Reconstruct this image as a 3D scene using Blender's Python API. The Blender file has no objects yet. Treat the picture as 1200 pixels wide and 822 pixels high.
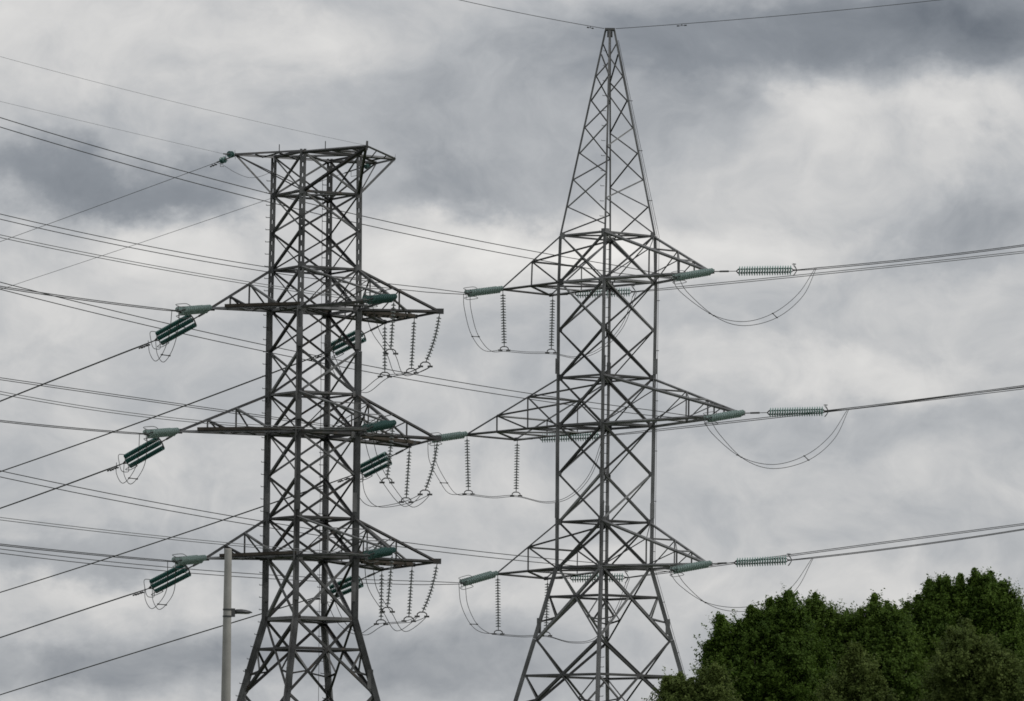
import bpy, math, random
import numpy as np
from mathutils import Vector, Matrix

random.seed(7)
rng = np.random.default_rng(11)
sc = bpy.context.scene
col = sc.collection

# ------------------------------------------------------------------ camera
W, H, F = 1200.0, 822.0, 7500.0          # photograph size and focal length in pixels
HORIZON = 1030.0
PITCH = math.atan((HORIZON - H / 2) / F)
ROLL = math.radians(0.70)
CAM = Vector((0, 0, 1.7))
fwd = Vector((0, math.cos(PITCH), math.sin(PITCH)))
up0 = Vector((0, -math.sin(PITCH), math.cos(PITCH)))
rt0 = Vector((1, 0, 0))
right = rt0 * math.cos(ROLL) + up0 * math.sin(ROLL)
upv = up0 * math.cos(ROLL) - rt0 * math.sin(ROLL)
cam_d = bpy.data.cameras.new('camera')
cam_d.sensor_width = 36.0
cam_d.lens = F / W * 36.0
cam_d.clip_start = 1.0
cam_d.clip_end = 20000.0
cam = bpy.data.objects.new('camera', cam_d)
col.objects.link(cam)
M = Matrix((right, upv, -fwd)).transposed().to_4x4()
M.translation = CAM
cam.matrix_world = M
sc.camera = cam


def ray(px, py):
    return fwd + right * ((px - W / 2) / F) - upv * ((py - H / 2) / F)


def P(px, py, Y):
    """the point seen at a photo pixel, at the world distance Y in front of the camera"""
    d = ray(px, py)
    return CAM + d * ((Y - CAM.y) / d.y)


# ------------------------------------------------------------------ light
SUN_EL, SUN_AZ = math.radians(46), math.radians(106)    # azimuth measured clockwise from +Y
world = bpy.data.worlds.new('World')
sc.world = world
world.use_nodes = True
nt = world.node_tree
nt.nodes.clear()


def node(tree, kind, **kw):
    n = tree.nodes.new(kind)
    for k, v in kw.items():
        setattr(n, k, v)
    return n


def mathn(op, a, b=None, clamp=False):
    n = node(nt, 'ShaderNodeMath', operation=op, use_clamp=clamp)
    for i, v in enumerate((a, b)):
        if v is None:
            continue
        if isinstance(v, (int, float)):
            n.inputs[i].default_value = v
        else:
            nt.links.new(v, n.inputs[i])
    return n.outputs[0]


def vecn(op, a, b):
    n = node(nt, 'ShaderNodeVectorMath', operation=op)
    for i, v in enumerate((a, b)):
        if isinstance(v, (tuple, list, Vector)):
            n.inputs[i].default_value = tuple(v)
        elif v is not None:
            nt.links.new(v, n.inputs[i])
    return n.outputs['Value'] if op in ('LENGTH', 'DOT_PRODUCT') else n.outputs['Vector']


tc = node(nt, 'ShaderNodeTexCoord')
dirv = tc.outputs['Generated']


def noise(vec, scale, detail, rough, dist=0.0, lac=2.0):
    n = node(nt, 'ShaderNodeTexNoise')
    nt.links.new(vec, n.inputs['Vector'])
    n.inputs['Scale'].default_value = scale
    n.inputs['Detail'].default_value = detail
    n.inputs['Roughness'].default_value = rough
    n.inputs['Distortion'].default_value = dist
    n.inputs['Lacunarity'].default_value = lac
    return n


stretch = vecn('MULTIPLY', dirv, (1.0, 1.0, 1.45))
w1 = noise(stretch, 30, 3, 0.5)
warp = vecn('MULTIPLY', vecn('SUBTRACT', w1.outputs['Color'], (0.5, 0.5, 0.5)), (0.034, 0.0, 0.018))
w2 = noise(stretch, 95, 6, 0.6)
warp2 = vecn('MULTIPLY', vecn('SUBTRACT', w2.outputs['Color'], (0.5, 0.5, 0.5)), (0.015, 0.0, 0.011))
dw = vecn('ADD', vecn('ADD', dirv, warp), warp2)
# cloud masses of the overcast: direction (given as photo pixel), angular radii in pixels, brightness
MASSES = [
    (70, 40, 330, 100, .13), (300, 60, 160, 70, .08), (420, 45, 150, 60, .07), (80, 205, 215, 52, -.20), (150, 212, 380, 60, -.10), (235, 232, 95, 46, -.13),
    (210, 285, 130, 50, .14), (60, 330, 240, 80, .07), (500, 120, 220, 120, -.05), (520, 215, 190, 48, -.13),
    (560, 292, 260, 58, .24), (440, 350, 200, 50, .05), (690, 262, 120, 40, .14),
    (830, 45, 330, 90, -.20), (1060, 50, 260, 80, -.20), (1185, 15, 210, 80, -.21), (1150, -15, 180, 60, -.14), (700, 60, 170, 80, -.08), (720, 150, 160, 80, -.08), (965, 150, 110, 46, .10),
    (1165, 136, 120, 46, .15), (900, 215, 170, 60, .05), (1160, 255, 160, 60, -.15), (860, 285, 220, 42, .16),
    (1020, 330, 200, 60, .03), (1010, 440, 300, 46, .12), (830, 430, 200, 40, .05), (1000, 505, 330, 36, -.06),
    (900, 565, 260, 36, .05), (1060, 630, 320, 44, -.05), (950, 690, 260, 44, .05), (200, 510, 300, 60, .05),
    (500, 560, 240, 44, .06), (60, 655, 190, 36, -.14), (300, 640, 200, 36, -.05), (140, 705, 260, 34, .10),
    (110, 790, 330, 50, -.22), (500, 770, 330, 60, -.17), (560, 690, 200, 34, .07), (650, 640, 160, 30, .05),
]
total = None
for px, py, rx, ry, amp in MASSES:
    c = ray(px, py).normalized()
    dlen = vecn('LENGTH', vecn('MULTIPLY', vecn('SUBTRACT', dw, tuple(c)), (F / rx, F / rx, F / ry)), None)
    mr = node(nt, 'ShaderNodeMapRange', interpolation_type='SMOOTHSTEP')
    nt.links.new(dlen, mr.inputs['Value'])
    mr.inputs['From Min'].default_value = 0.15
    mr.inputs['From Max'].default_value = 1.15
    mr.inputs['To Min'].default_value = amp
    mr.inputs['To Max'].default_value = 0.0
    total = mr.outputs['Result'] if total is None else mathn('ADD', total, mr.outputs['Result'])
n_big = noise(vecn('ADD', stretch, warp), 38, 10, 0.54, 0.3)
n_fine = noise(vecn('ADD', vecn('MULTIPLY', dirv, (1.0, 1.0, 1.2)), warp), 95, 8, 0.6, 0.15)
lum = mathn('ADD', total, mathn('MULTIPLY', mathn('SUBTRACT', n_big.outputs['Fac'], 0.5), 0.34))
lum = mathn('ADD', lum, mathn('MULTIPLY', mathn('SUBTRACT', n_fine.outputs['Fac'], 0.5), 0.28))
lum = mathn('ADD', mathn('MULTIPLY', lum, 1.12), 0.55)
ramp = node(nt, 'ShaderNodeValToRGB')
nt.links.new(lum, ramp.inputs['Fac'])
els = ramp.color_ramp.elements
els[0].position, els[0].color = 0.0, (0.150, 0.168, 0.196, 1)
els[1].position, els[1].color = 0.92, (0.85, 0.835, 0.81, 1)
for pos, c in ((0.28, (0.268, 0.288, 0.318, 1)), (0.50, (0.460, 0.474, 0.494, 1)), (0.68, (0.660, 0.655, 0.650, 1))):
    e = els.new(pos)
    e.color = c
sky = node(nt, 'ShaderNodeTexSky', sky_type='NISHITA', sun_disc=False)
sky.sun_elevation = SUN_EL
sky.sun_rotation = SUN_AZ
bg_sky = node(nt, 'ShaderNodeBackground')
nt.links.new(sky.outputs[0], bg_sky.inputs['Color'])
bg_sky.inputs['Strength'].default_value = 0.08
bg_cloud = node(nt, 'ShaderNodeBackground')
nt.links.new(ramp.outputs['Color'], bg_cloud.inputs['Color'])
bg_cloud.inputs['Strength'].default_value = 1.0
mixw = node(nt, 'ShaderNodeMixShader')
mixw.inputs[0].default_value = 0.96
nt.links.new(bg_sky.outputs[0], mixw.inputs[1])
nt.links.new(bg_cloud.outputs[0], mixw.inputs[2])
wout = node(nt, 'ShaderNodeOutputWorld')
nt.links.new(mixw.outputs[0], wout.inputs['Surface'])
world.cycles.sampling_method = 'MANUAL'
world.cycles.sample_map_resolution = 1024

sun_d = bpy.data.lights.new('sun', 'SUN')
sun_d.energy = 1.2
sun_d.angle = math.radians(12)
sun_d.color = (1.0, 0.96, 0.90)
sun = bpy.data.objects.new('sun', sun_d)
col.objects.link(sun)
sv = Vector((math.sin(SUN_AZ) * math.cos(SUN_EL), math.cos(SUN_AZ) * math.cos(SUN_EL), math.sin(SUN_EL)))
sun.rotation_euler = sv.to_track_quat('Z', 'Y').to_euler()
sun.location = sv * 500

sc.view_settings.view_transform = 'Standard'
sc.view_settings.look = 'None'
sc.view_settings.gamma = 1.0
sc.view_settings.exposure = 0.0
sc.view_settings.use_curve_mapping = False
sc.cycles.max_bounces = 6
sc.cycles.filter_width = 1.7


# ------------------------------------------------------------------ materials
def principled(name, color, rough=0.6, metal=0.0, var=None, scale=3.0, color2=None, trans=0.0, spec=0.5, bump=0.0):
    m = bpy.data.materials.new(name)
    m.use_nodes = True
    t = m.node_tree
    b = t.nodes['Principled BSDF']
    b.inputs['Roughness'].default_value = rough
    b.inputs['Metallic'].default_value = metal
    b.inputs['Specular IOR Level'].default_value = spec
    b.inputs['Transmission Weight'].default_value = trans
    if color2 is None:
        b.inputs['Base Color'].default_value = (*color, 1)
    else:
        tcn = t.nodes.new('ShaderNodeTexCoord')
        nz = t.nodes.new('ShaderNodeTexNoise')
        nz.inputs['Scale'].default_value = scale
        nz.inputs['Detail'].default_value = 6
        nz.inputs['Roughness'].default_value = 0.65
        t.links.new(tcn.outputs['Object'], nz.inputs['Vector'])
        r = t.nodes.new('ShaderNodeValToRGB')
        r.color_ramp.elements[0].position = 0.36
        r.color_ramp.elements[0].color = (*color, 1)
        r.color_ramp.elements[1].position = 0.64
        r.color_ramp.elements[1].color = (*color2, 1)
        t.links.new(nz.outputs['Fac'], r.inputs['Fac'])
        t.links.new(r.outputs['Color'], b.inputs['Base Color'])
        if bump:
            bp = t.nodes.new('ShaderNodeBump')
            bp.inputs['Strength'].default_value = bump
            t.links.new(nz.outputs['Fac'], bp.inputs['Height'])
            t.links.new(bp.outputs['Normal'], b.inputs['Normal'])
    return m


def steel(name, tones, rough, rust):
    """weathered zinc: every bar its own grey, blotches and a little rust on top"""
    m = principled(name, tones[0], rough, spec=0.35)
    t = m.node_tree
    b = t.nodes['Principled BSDF']
    geo = t.nodes.new('ShaderNodeNewGeometry')
    r = t.nodes.new('ShaderNodeValToRGB')
    els_ = r.color_ramp.elements
    els_[0].color = (*tones[0], 1)
    els_[1].color = (*tones[-1], 1)
    for i, c in enumerate(tones[1:-1]):
        e_ = els_.new((i + 1) / (len(tones) - 1))
        e_.color = (*c, 1)
    t.links.new(geo.outputs['Random Per Island'], r.inputs['Fac'])
    tcn = t.nodes.new('ShaderNodeTexCoord')
    nz = t.nodes.new('ShaderNodeTexNoise')
    nz.inputs['Scale'].default_value = 1.4
    nz.inputs['Detail'].default_value = 6
    nz.inputs['Roughness'].default_value = .7
    t.links.new(tcn.outputs['Object'], nz.inputs['Vector'])
    mrn = t.nodes.new('ShaderNodeMapRange')
    mrn.inputs['From Min'].default_value = .35
    mrn.inputs['From Max'].default_value = .65
    mrn.inputs['To Min'].default_value = .7
    mrn.inputs['To Max'].default_value = 1.3
    t.links.new(nz.outputs['Fac'], mrn.inputs['Value'])
    mul = t.nodes.new('ShaderNodeVectorMath')
    mul.operation = 'SCALE'
    t.links.new(r.outputs['Color'], mul.inputs[0])
    t.links.new(mrn.outputs['Result'], mul.inputs['Scale'])
    mxr = t.nodes.new('ShaderNodeMix')
    mxr.data_type = 'RGBA'
    n2 = t.nodes.new('ShaderNodeTexNoise')
    n2.inputs['Scale'].default_value = 3.1
    n2.inputs['Detail'].default_value = 5
    t.links.new(tcn.outputs['Object'], n2.inputs['Vector'])
    m2 = t.nodes.new('ShaderNodeMapRange')
    m2.inputs['From Min'].default_value = .56
    m2.inputs['From Max'].default_value = .72
    m2.inputs['To Max'].default_value = rust
    t.links.new(n2.outputs['Fac'], m2.inputs['Value'])
    t.links.new(m2.outputs['Result'], mxr.inputs['Factor'])
    t.links.new(mul.outputs[0], mxr.inputs[6])
    mxr.inputs[7].default_value = (.10, .066, .042, 1)
    t.links.new(mxr.outputs[2], b.inputs['Base Color'])
    return m


STEEL_L = steel('weathered_steel', [(.024, .024, .0245), (.050, .051, .052), (.090, .092, .094), (.200, .204, .208)], .62, .5)
STEEL_R = steel('galvanised_steel', [(.026, .027, .028), (.060, .061, .062), (.105, .107, .109), (.260, .265, .270)], .55, .15)
LEG_L = principled('leg_steel', (.056, .057, .058), .65, color2=(.165, .167, .170), scale=.7)
LEG_LIT_ARM_R = principled('leg_and_lit_arm_steel', (.12, .122, .124), .6, color2=(.24, .243, .247), scale=.6)
RUST = principled('rusty_steel', (0.050, 0.042, 0.035), 0.8, 0.0, color2=(0.10, 0.086, 0.072), scale=2.0, spec=0.2)
FITTING = principled('fitting_metal', (0.09, 0.09, 0.09), 0.55, 0.3)
RINGM = principled('ring_metal', (0.14, 0.145, 0.145), 0.5, 0.4)
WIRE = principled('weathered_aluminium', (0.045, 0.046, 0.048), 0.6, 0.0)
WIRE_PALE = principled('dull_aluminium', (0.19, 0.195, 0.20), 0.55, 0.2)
GLASS_SHADED = principled('shaded_green_glass', (0.030, 0.125, 0.108), 0.2, 0.0, spec=0.7)  # same glass as the pale sets, shade of strings pointing away in its colour


def glass(name, color, mix):
    m = principled(name, color, 0.18)
    t = m.node_tree
    tr = t.nodes.new('ShaderNodeBsdfTranslucent')
    tr.inputs['Color'].default_value = (*color, 1)
    mx = t.nodes.new('ShaderNodeMixShader')
    mx.inputs[0].default_value = mix
    t.links.new(t.nodes['Principled BSDF'].outputs[0], mx.inputs[1])
    t.links.new(tr.outputs[0], mx.inputs[2])
    t.links.new(mx.outputs[0], t.nodes['Material Output'].inputs['Surface'])
    return m


GLASS_LIT = glass('lit_green_glass', (0.50, 0.61, 0.585), 0.45)  # same glass again, its light shining through and reflections put into the colour
GLASS_CLEAR = glass('clear_green_glass', (0.54, 0.70, 0.665), 0.6)
GLASS_TEAL = glass('teal_glass', (0.11, 0.22, 0.205), 0.35)
GLASS_GREY = glass('grey_glass', (0.34, 0.37, 0.365), 0.45)
CONCRETE = principled('pole_concrete', (0.27, 0.265, 0.25), 0.85, color2=(0.36, 0.355, 0.335), scale=1.6, bump=0.1)
FOOT = principled('footing_concrete', (0.25, 0.245, 0.23), 0.9, color2=(0.35, 0.34, 0.32), scale=2.5)
LAMP = principled('lamp_housing', (0.05, 0.052, 0.055), 0.45)
LENS = principled('lamp_lens', (0.45, 0.46, 0.46), 0.2)
BARK = principled('bark', (0.045, 0.036, 0.028), 0.9, color2=(0.10, 0.085, 0.07), scale=6, bump=0.4)
GRASS = principled('meadow_grass', (0.035, 0.055, 0.018), 0.9, color2=(0.075, 0.095, 0.035), scale=0.06)


def leaf_mat(name, c1, c2):
    m = bpy.data.materials.new(name)
    m.use_nodes = True
    t = m.node_tree
    b = t.nodes['Principled BSDF']
    b.inputs['Roughness'].default_value = 0.55
    b.inputs['Specular IOR Level'].default_value = 0.12
    at = t.nodes.new('ShaderNodeAttribute')
    at.attribute_name = 'tone'
    r = t.nodes.new('ShaderNodeValToRGB')
    r.color_ramp.elements[0].color = (*c1, 1)
    r.color_ramp.elements[1].color = (*c2, 1)
    t.links.new(at.outputs['Fac'], r.inputs['Fac'])
    t.links.new(r.outputs['Color'], b.inputs['Base Color'])
    tr = t.nodes.new('ShaderNodeBsdfTranslucent')
    t.links.new(r.outputs['Color'], tr.inputs['Color'])
    mx = t.nodes.new('ShaderNodeMixShader')
    mx.inputs[0].default_value = 0.36
    t.links.new(b.outputs[0], mx.inputs[1])
    t.links.new(tr.outputs[0], mx.inputs[2])
    t.links.new(mx.outputs[0], t.nodes['Material Output'].inputs['Surface'])
    return m


LEAF_DARK = leaf_mat('leaf_dark', (0.026, 0.060, 0.010), (0.142, 0.226, 0.037))
LEAF_MID = leaf_mat('leaf_mid', (0.030, 0.068, 0.011), (0.160, 0.245, 0.044))
LEAF_OLIVE = leaf_mat('leaf_olive', (0.050, 0.082, 0.018), (0.185, 0.238, 0.068))


# ------------------------------------------------------------------ helpers
def thing(name, loc, label, cat, group=None, kind=None):
    o = bpy.data.objects.new(name, None)
    o.empty_display_size = 0.3
    o.location = loc
    col.objects.link(o)
    o['label'] = label
    o['category'] = cat
    if group:
        o['group'] = group
    if kind:
        o['kind'] = kind
    return o


def origin_of(o):
    v = Vector((0, 0, 0))
    while o is not None:
        v += o.location
        o = o.parent
    return v


class MB:
    """collects shapes in world coordinates; build() links them as one mesh object under a parent"""

    def __init__(self):
        self.v, self.f, self.m = [], [], []

    def add(self, verts, faces, mi=0):
        n = len(self.v)
        self.v.extend(verts)
        for fc in faces:
            self.f.append(tuple(n + i for i in fc))
            self.m.append(mi)

    def box(self, c, ax, ay, az, mi=0):
        vs = []
        for sx in (-1, 1):
            for sy in (-1, 1):
                for sz in (-1, 1):
                    vs.append(c + ax * sx + ay * sy + az * sz)
        self.add(vs, [(0, 1, 3, 2), (4, 6, 7, 5), (0, 4, 5, 1), (2, 3, 7, 6), (0, 2, 6, 4), (1, 5, 7, 3)], mi)

    def angle(self, a, b, w, t=None, ref=None, flip=False, mi=0):
        """a steel angle bar (L profile) from a to b"""
        w = w * (0.80 if w < 0.2 else 0.86)
        t = t or max(0.011, w * 0.13)
        d = b - a
        L = d.length
        if L < 1e-4:
            return
        d = d / L
        ref = ref or Vector((0.31, -0.83, 0.47))
        if abs(d.dot(ref.normalized())) > 0.97:
            ref = Vector((1, 0.2, 0.1))
        s = d.cross(ref).normalized()
        n = s.cross(d).normalized()
        if flip:
            s = -s
        j = n * random.uniform(-0.016, 0.016) + s * random.uniform(-0.01, 0.01)
        mid = (a + b) / 2 + j
        self.box(mid + n * (t / 2), d * (L / 2), s * (w / 2), n * (t / 2), mi)
        self.box(mid + s * (w / 2 - t / 2) - n * (w / 2), d * (L / 2 * 0.9985), s * (t / 2), n * (w / 2 - 0.001), mi)

    def bar(self, a, b, wx, wy, ref=None, mi=0):
        d = b - a
        L = d.length
        d = d / L
        ref = ref or Vector((0, 0, 1))
        if abs(d.dot(ref)) > 0.97:
            ref = Vector((1, 0.1, 0))
        s = d.cross(ref).normalized()
        n = s.cross(d).normalized()
        self.box((a + b) / 2, d * (L / 2), s * (wx / 2), n * (wy / 2), mi)

    def tube(self, pts, r, k=6, mi=0, caps=True):
        pts = [Vector(p) for p in pts]
        n0 = len(self.v)
        rs = r if isinstance(r, (list, tuple)) else [r] * len(pts)
        prev = None
        for i, p in enumerate(pts):
            d = (pts[min(i + 1, len(pts) - 1)] - pts[max(i - 1, 0)]).normalized()
            if prev is None:
                ref = Vector((0, 0, 1)) if abs(d.z) < 0.9 else Vector((1, 0, 0))
                s = d.cross(ref).normalized()
            else:
                s = (prev - d * prev.dot(d)).normalized()
            prev = s
            n = s.cross(d)
            for q in range(k):
                an = 2 * math.pi * q / k
                self.v.append(p + (s * math.cos(an) + n * math.sin(an)) * rs[i])
        for i in range(len(pts) - 1):
            for q in range(k):
                a = n0 + i * k + q
                b = n0 + i * k + (q + 1) % k
                self.f.append((a, b, b + k, a + k))
                self.m.append(mi)
        if caps:
            self.f.append(tuple(n0 + q for q in range(k))[::-1])
            self.m.append(mi)
            e = n0 + (len(pts) - 1) * k
            self.f.append(tuple(e + q for q in range(k)))
            self.m.append(mi)

    def build(self, name, mats, parent=None, smooth=False, label=None, loc=None):
        me = bpy.data.meshes.new(name)
        org = origin_of(parent) if parent else Vector(loc or (0, 0, 0))
        me.from_pydata([tuple(Vector(p) - org) for p in self.v], [], self.f)
        mats = mats if isinstance(mats, (list, tuple)) else [mats]
        for m in mats:
            me.materials.append(m)
        if len(mats) > 1:
            me.polygons.foreach_set('material_index', self.m)
        if smooth:
            me.polygons.foreach_set('use_smooth', [True] * len(self.f))
        me.update()
        o = bpy.data.objects.new(name, me)
        col.objects.link(o)
        if parent:
            o.parent = parent
        else:
            o.location = org
        if label:
            o['label'] = label
        return o


def lerp(a, b, t):
    return a + (b - a) * t


def bez(a, c, b, n):
    return [a * (1 - t) ** 2 + c * (2 * t * (1 - t)) + b * t * t for t in [i / n for i in range(n + 1)]]


def spline(pts, n=8):
    """Catmull-Rom through the points"""
    out = []
    q = [pts[0] * 2 - pts[1]] + list(pts) + [pts[-1] * 2 - pts[-2]]
    for i in range(1, len(q) - 2):
        p0, p1, p2, p3 = q[i - 1], q[i], q[i + 1], q[i + 2]
        for k in range(n):
            t = k / n
            out.append(0.5 * ((2 * p1) + (p2 - p0) * t + (2 * p0 - 5 * p1 + 4 * p2 - p3) * t * t
                              + (3 * p1 - p0 - 3 * p2 + p3) * t ** 3))
    out.append(pts[-1])
    return out


# ------------------------------------------------------------------ ground
def make_ground():
    mb = MB()
    n = 24
    S = 6000.0
    for i in range(n + 1):
        for j in range(n + 1):
            mb.v.append(Vector((-S + 2 * S * i / n, -1500 + 9000 * j / n, 0)))
    for i in range(n):
        for j in range(n):
            a = i * (n + 1) + j
            mb.f.append((a, a + n + 1, a + n + 2, a + 1))
            mb.m.append(0)
    g = mb.build('ground', GRASS)
    g['kind'] = 'structure'
    g['label'] = 'flat green meadow stretching away under the two power towers'
    g['category'] = 'ground'


make_ground()

# ------------------------------------------------------------------ towers
K_R, K_L = 330.0 / F, 280.0 / F          # metres per pixel at each tower
Y_R, Y_L = 330.0, 280.0


class Tower:
    """square lattice body; rel = plan offsets of the four legs, in photo pixels at the tower's distance"""

    def __init__(self, root, centre, k, rel, steel):
        self.root, self.c, self.k, self.steel = root, centre, k, steel
        self.rel = {n: Vector((x * k, y * k, 0)) for n, (x, y) in rel.items()}
        self.profile = []

    def scale(self, z):
        pr = self.profile
        if z <= pr[0][0]:
            return pr[0][1]
        for (z0, s0), (z1, s1) in zip(pr, pr[1:]):
            if z <= z1:
                return s0 + (s1 - s0) * (z - z0) / (z1 - z0)
        return pr[-1][1]

    def leg(self, n, z):
        p = self.c + self.rel[n] * self.scale(z)
        return Vector((p.x, p.y, z))


FACES = [('N', 'R'), ('R', 'F'), ('F', 'L'), ('L', 'N')]


def step_bolts(parent, tw, n, z0, z1, dz, side, mat):
    side = side.normalized()
    proto = None
    z = z0
    while z < z1:
        p = tw.leg(n, z) + side * 0.09
        if proto is None:
            mb = MB()
            mb.tube([p, p + side * 0.20, p + side * 0.20 + Vector((0, 0, 0.045))], 0.016, 5)
            proto = mb.build('step_bolt', mat, parent)
            first = p
            o = proto
        else:
            o = proto.copy()
            col.objects.link(o)
            o.parent = parent
            o.location = p - first
        z += dz


def footing(tw, n):
    p = tw.leg(n, 0.0)
    mb = MB()
    mb.tube([Vector((p.x, p.y, -0.3)), Vector((p.x, p.y, 0.25)), Vector((p.x, p.y, 0.45))], [0.55, 0.55, 0.42], 14)
    mb.build('footing', FOOT, tw.root)


# ---- left tower: stocky, flat top
cL = P(368.3, 365, Y_L)
rootL = thing('transmission_tower', Vector((cL.x, cL.y, 0)),
              'dark stocky lattice power tower with a flat wide top, behind the street lamp', 'power tower', 'lattice power towers')
TL = Tower(rootL, Vector((cL.x, cL.y, 0)), K_L,
           {'N': (-14.7, -52.3), 'R': (52.3, -14.7), 'L': (-52.3, 14.7), 'F': (14.7, 52.3)}, STEEL_L)


def zL(y):
    return P(352, y, Y_L - 52.3 * K_L).z


zb = zL(724)
TL.profile = [(0, 1 + 0.30 * (zb / K_L) / 54.3), (zb, 1.0), (zL(360), 1.0), (zL(177), 0.97)]
LV_L = {k: zL(y) for k, y in dict(top=177, r0=223, p0=267, u1=311.5, l1=358.8, p1=408, u2=458.5, l2=505,
                                  p2=555, u3=605, l3=650.5, bend=724, s1=812).items()}
LV_L['s2'] = LV_L['s1'] * 0.52
LV_L['g'] = 0.3

# ---- right tower: slim, pointed
cR = P(711.5, 330, Y_R)
rootR = thing('transmission_tower', Vector((cR.x, cR.y, 0)),
              'taller grey lattice power tower with a long pointed peak, nearest the trees', 'power tower', 'lattice power towers')
TR = Tower(rootR, Vector((cR.x, cR.y, 0)), K_R,
           {'N': (-4, -56), 'R': (56, -4), 'L': (-56, 4), 'F': (4, 56)}, STEEL_R)


def zR(y):
    return P(705, y, Y_R - 56 * K_R).z


zbr = zR(663)
z_peak = P(715, 36, Y_R).z
TR.profile = [(0, .957 + 0.295 * (zbr / K_R) / 56), (zbr, .957), (zR(330), 1.0), (zR(271), 0.975), (z_peak, 0.075)]
LV_R = {k: zR(y) for k, y in dict(r0=271, l1=325.6, p1=382, u2=438.7, l2=495, p2=552, u3=609, bend=663, s1=748).items()}
LV_R['s2'] = zR(850)
LV_R['s3'] = LV_R['s2'] * 0.5
LV_R['g'] = 0.3


def x_panel(mb, tw, a, b, z0, z1, w, wt):
    ref = (tw.rel[a] + tw.rel[b]).normalized()
    mb.angle(tw.leg(a, z0), tw.leg(b, z1), w, ref=ref)
    mb.angle(tw.leg(b, z0), tw.leg(a, z1), wt, ref=ref, flip=True)


def ring(mb, tw, a, b, z, w):
    mb.angle(tw.leg(a, z), tw.leg(b, z), w, ref=(tw.rel[a] + tw.rel[b]).normalized() + Vector((0, 0, 0.2)))


def big_panel(mb, tw, a, b, z1, z0, w, wt):
    """tall X panel of the splayed foot, a horizontal through the crossing and short redundants"""
    x_panel(mb, tw, a, b, z0, z1, w, wt)
    wa = (tw.leg(a, z1) - tw.leg(b, z1)).length
    wb = (tw.leg(a, z0) - tw.leg(b, z0)).length
    zc = z1 + (z0 - z1) * wa / (wa + wb)
    ring(mb, tw, a, b, zc, w * 0.8)
    ref = (tw.rel[a] + tw.rel[b]).normalized()
    for p, q in ((a, b), (b, a)):
        zm = z0 + (zc - z0) * 0.42
        on_diag = lerp(tw.leg(p, z0), tw.leg(q, z1), 0.30)
        mb.angle(tw.leg(p, zc), on_diag, wt * 0.75, ref=ref)
        mb.angle(tw.leg(p, zm), on_diag, wt * 0.7, ref=ref)


def gusset(mb, p, outward, w, h, t=0.02):
    o = outward.normalized()
    s = o.cross(Vector((0, 0, 1)))
    mb.box(p + o * 0.02, s * (w / 2), o * t, Vector((0, 0, h / 2)))


# left tower legs: paired bars with batten plates above, solid below
for n in 'NRLF':
    mb = MB()
    out = TL.rel[n].normalized()
    sx = Vector((1, 0, 0)).lerp(out.cross(Vector((0, 0, 1))) * (1 if out.cross(Vector((0, 0, 1))).x > 0 else -1), 0.35).normalized()
    zs = LV_L['l1']
    top = TL.leg(n, LV_L['top'] + 0.1)
    mid = TL.leg(n, zs)
    for sgn in (-1, 1):
        off = sx * (0.078 * sgn)
        mb.angle(mid + off, top + off, 0.135, 0.016, ref=Vector((0.2, -1, 0)), flip=sgn > 0)
    z = zs
    while z < LV_L['top']:
        p = TL.leg(n, z)
        hgt = random.uniform(0.12, 0.16)
        mb.box(p + Vector((0, -0.045, 0)), sx * 0.11, sx.cross(Vector((0, 0, 1))) * 0.012, Vector((0, 0, hgt)))
        z += 0.46
    m2 = TL.leg(n, LV_L['bend'])
    b = TL.leg(n, 0.3)
    lm2 = TL.leg(n, LV_L['p1'])
    for (p, q, w) in ((lm2, mid, 0.22), (m2, lm2, 0.235), (b, m2, 0.26)):
        mb.angle(p, q, w, 0.03, ref=-out)
        mb.angle(p, q, w * 0.8, 0.026, ref=out)
    # splice plates
    for zz in (LV_L['p1'] + 0.5, LV_L['u2'] - 0.8, LV_L['u3'] + 0.7, LV_L['bend'] + 1.2, LV_L['bend'] - 2.6):
        p = TL.leg(n, zz)
        mb.box(p - Vector((0, 0.13, 0)), sx * 0.135, Vector((0, 0.02, 0)), Vector((0, 0, 0.42)))
    lg = mb.build('leg', LEG_L, rootL)
    footing(TL, n)
    if n in 'LF':
        step_bolts(lg, TL, n, 9.0, LV_L['top'] - 0.6, 0.54, Vector((-1, 0, 0)), STEEL_L)

for a, b in FACES:
    mb = MB()
    L = LV_L
    for z1, z0, w, wt in (('top', 'r0', .10, .10), ('r0', 'p0', .125, .10), ('p0', 'u1', .125, .075), ('u1', 'l1', .125, .075),
                          ('l1', 'p1', .13, .085), ('p1', 'u2', .135, .115), ('u2', 'l2', .135, .10), ('l2', 'p2', .14, .10),
                          ('p2', 'u3', .14, .115), ('u3', 'l3', .14, .11), ('l3', 'bend', .16, .15)):
        x_panel(mb, TL, a, b, L[z0], L[z1], w, wt)
    for k, w in (('top', .13), ('r0', .12), ('u1', .115), ('l1', .17), ('u2', .115), ('l2', .18), ('u3', .115), ('l3', .18), ('bend', .19)):
        ring(mb, TL, a, b, L[k], w)
    big_panel(mb, TL, a, b, L['bend'], L['s1'], .16, .13)
    big_panel(mb, TL, a, b, L['s1'], L['s2'], .16, .13)
    big_panel(mb, TL, a, b, L['s2'], L['g'], .16, .13)
    for k in ('r0', 'u1', 'l1', 'u2', 'l2', 'u3', 'l3', 'bend'):
        for n in (a, b):
            other = b if n == a else a
            d = (TL.rel[other] - TL.rel[n]).normalized()
            ref = (TL.rel[a] + TL.rel[b])
            big = 0.30 if k in ('l1', 'l2', 'l3') else 0.2
            gusset(mb, TL.leg(n, L[k]) + d * 0.13, ref, big, big * 1.3)
    mb.build('braced_face', STEEL_L, rootL)
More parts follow.
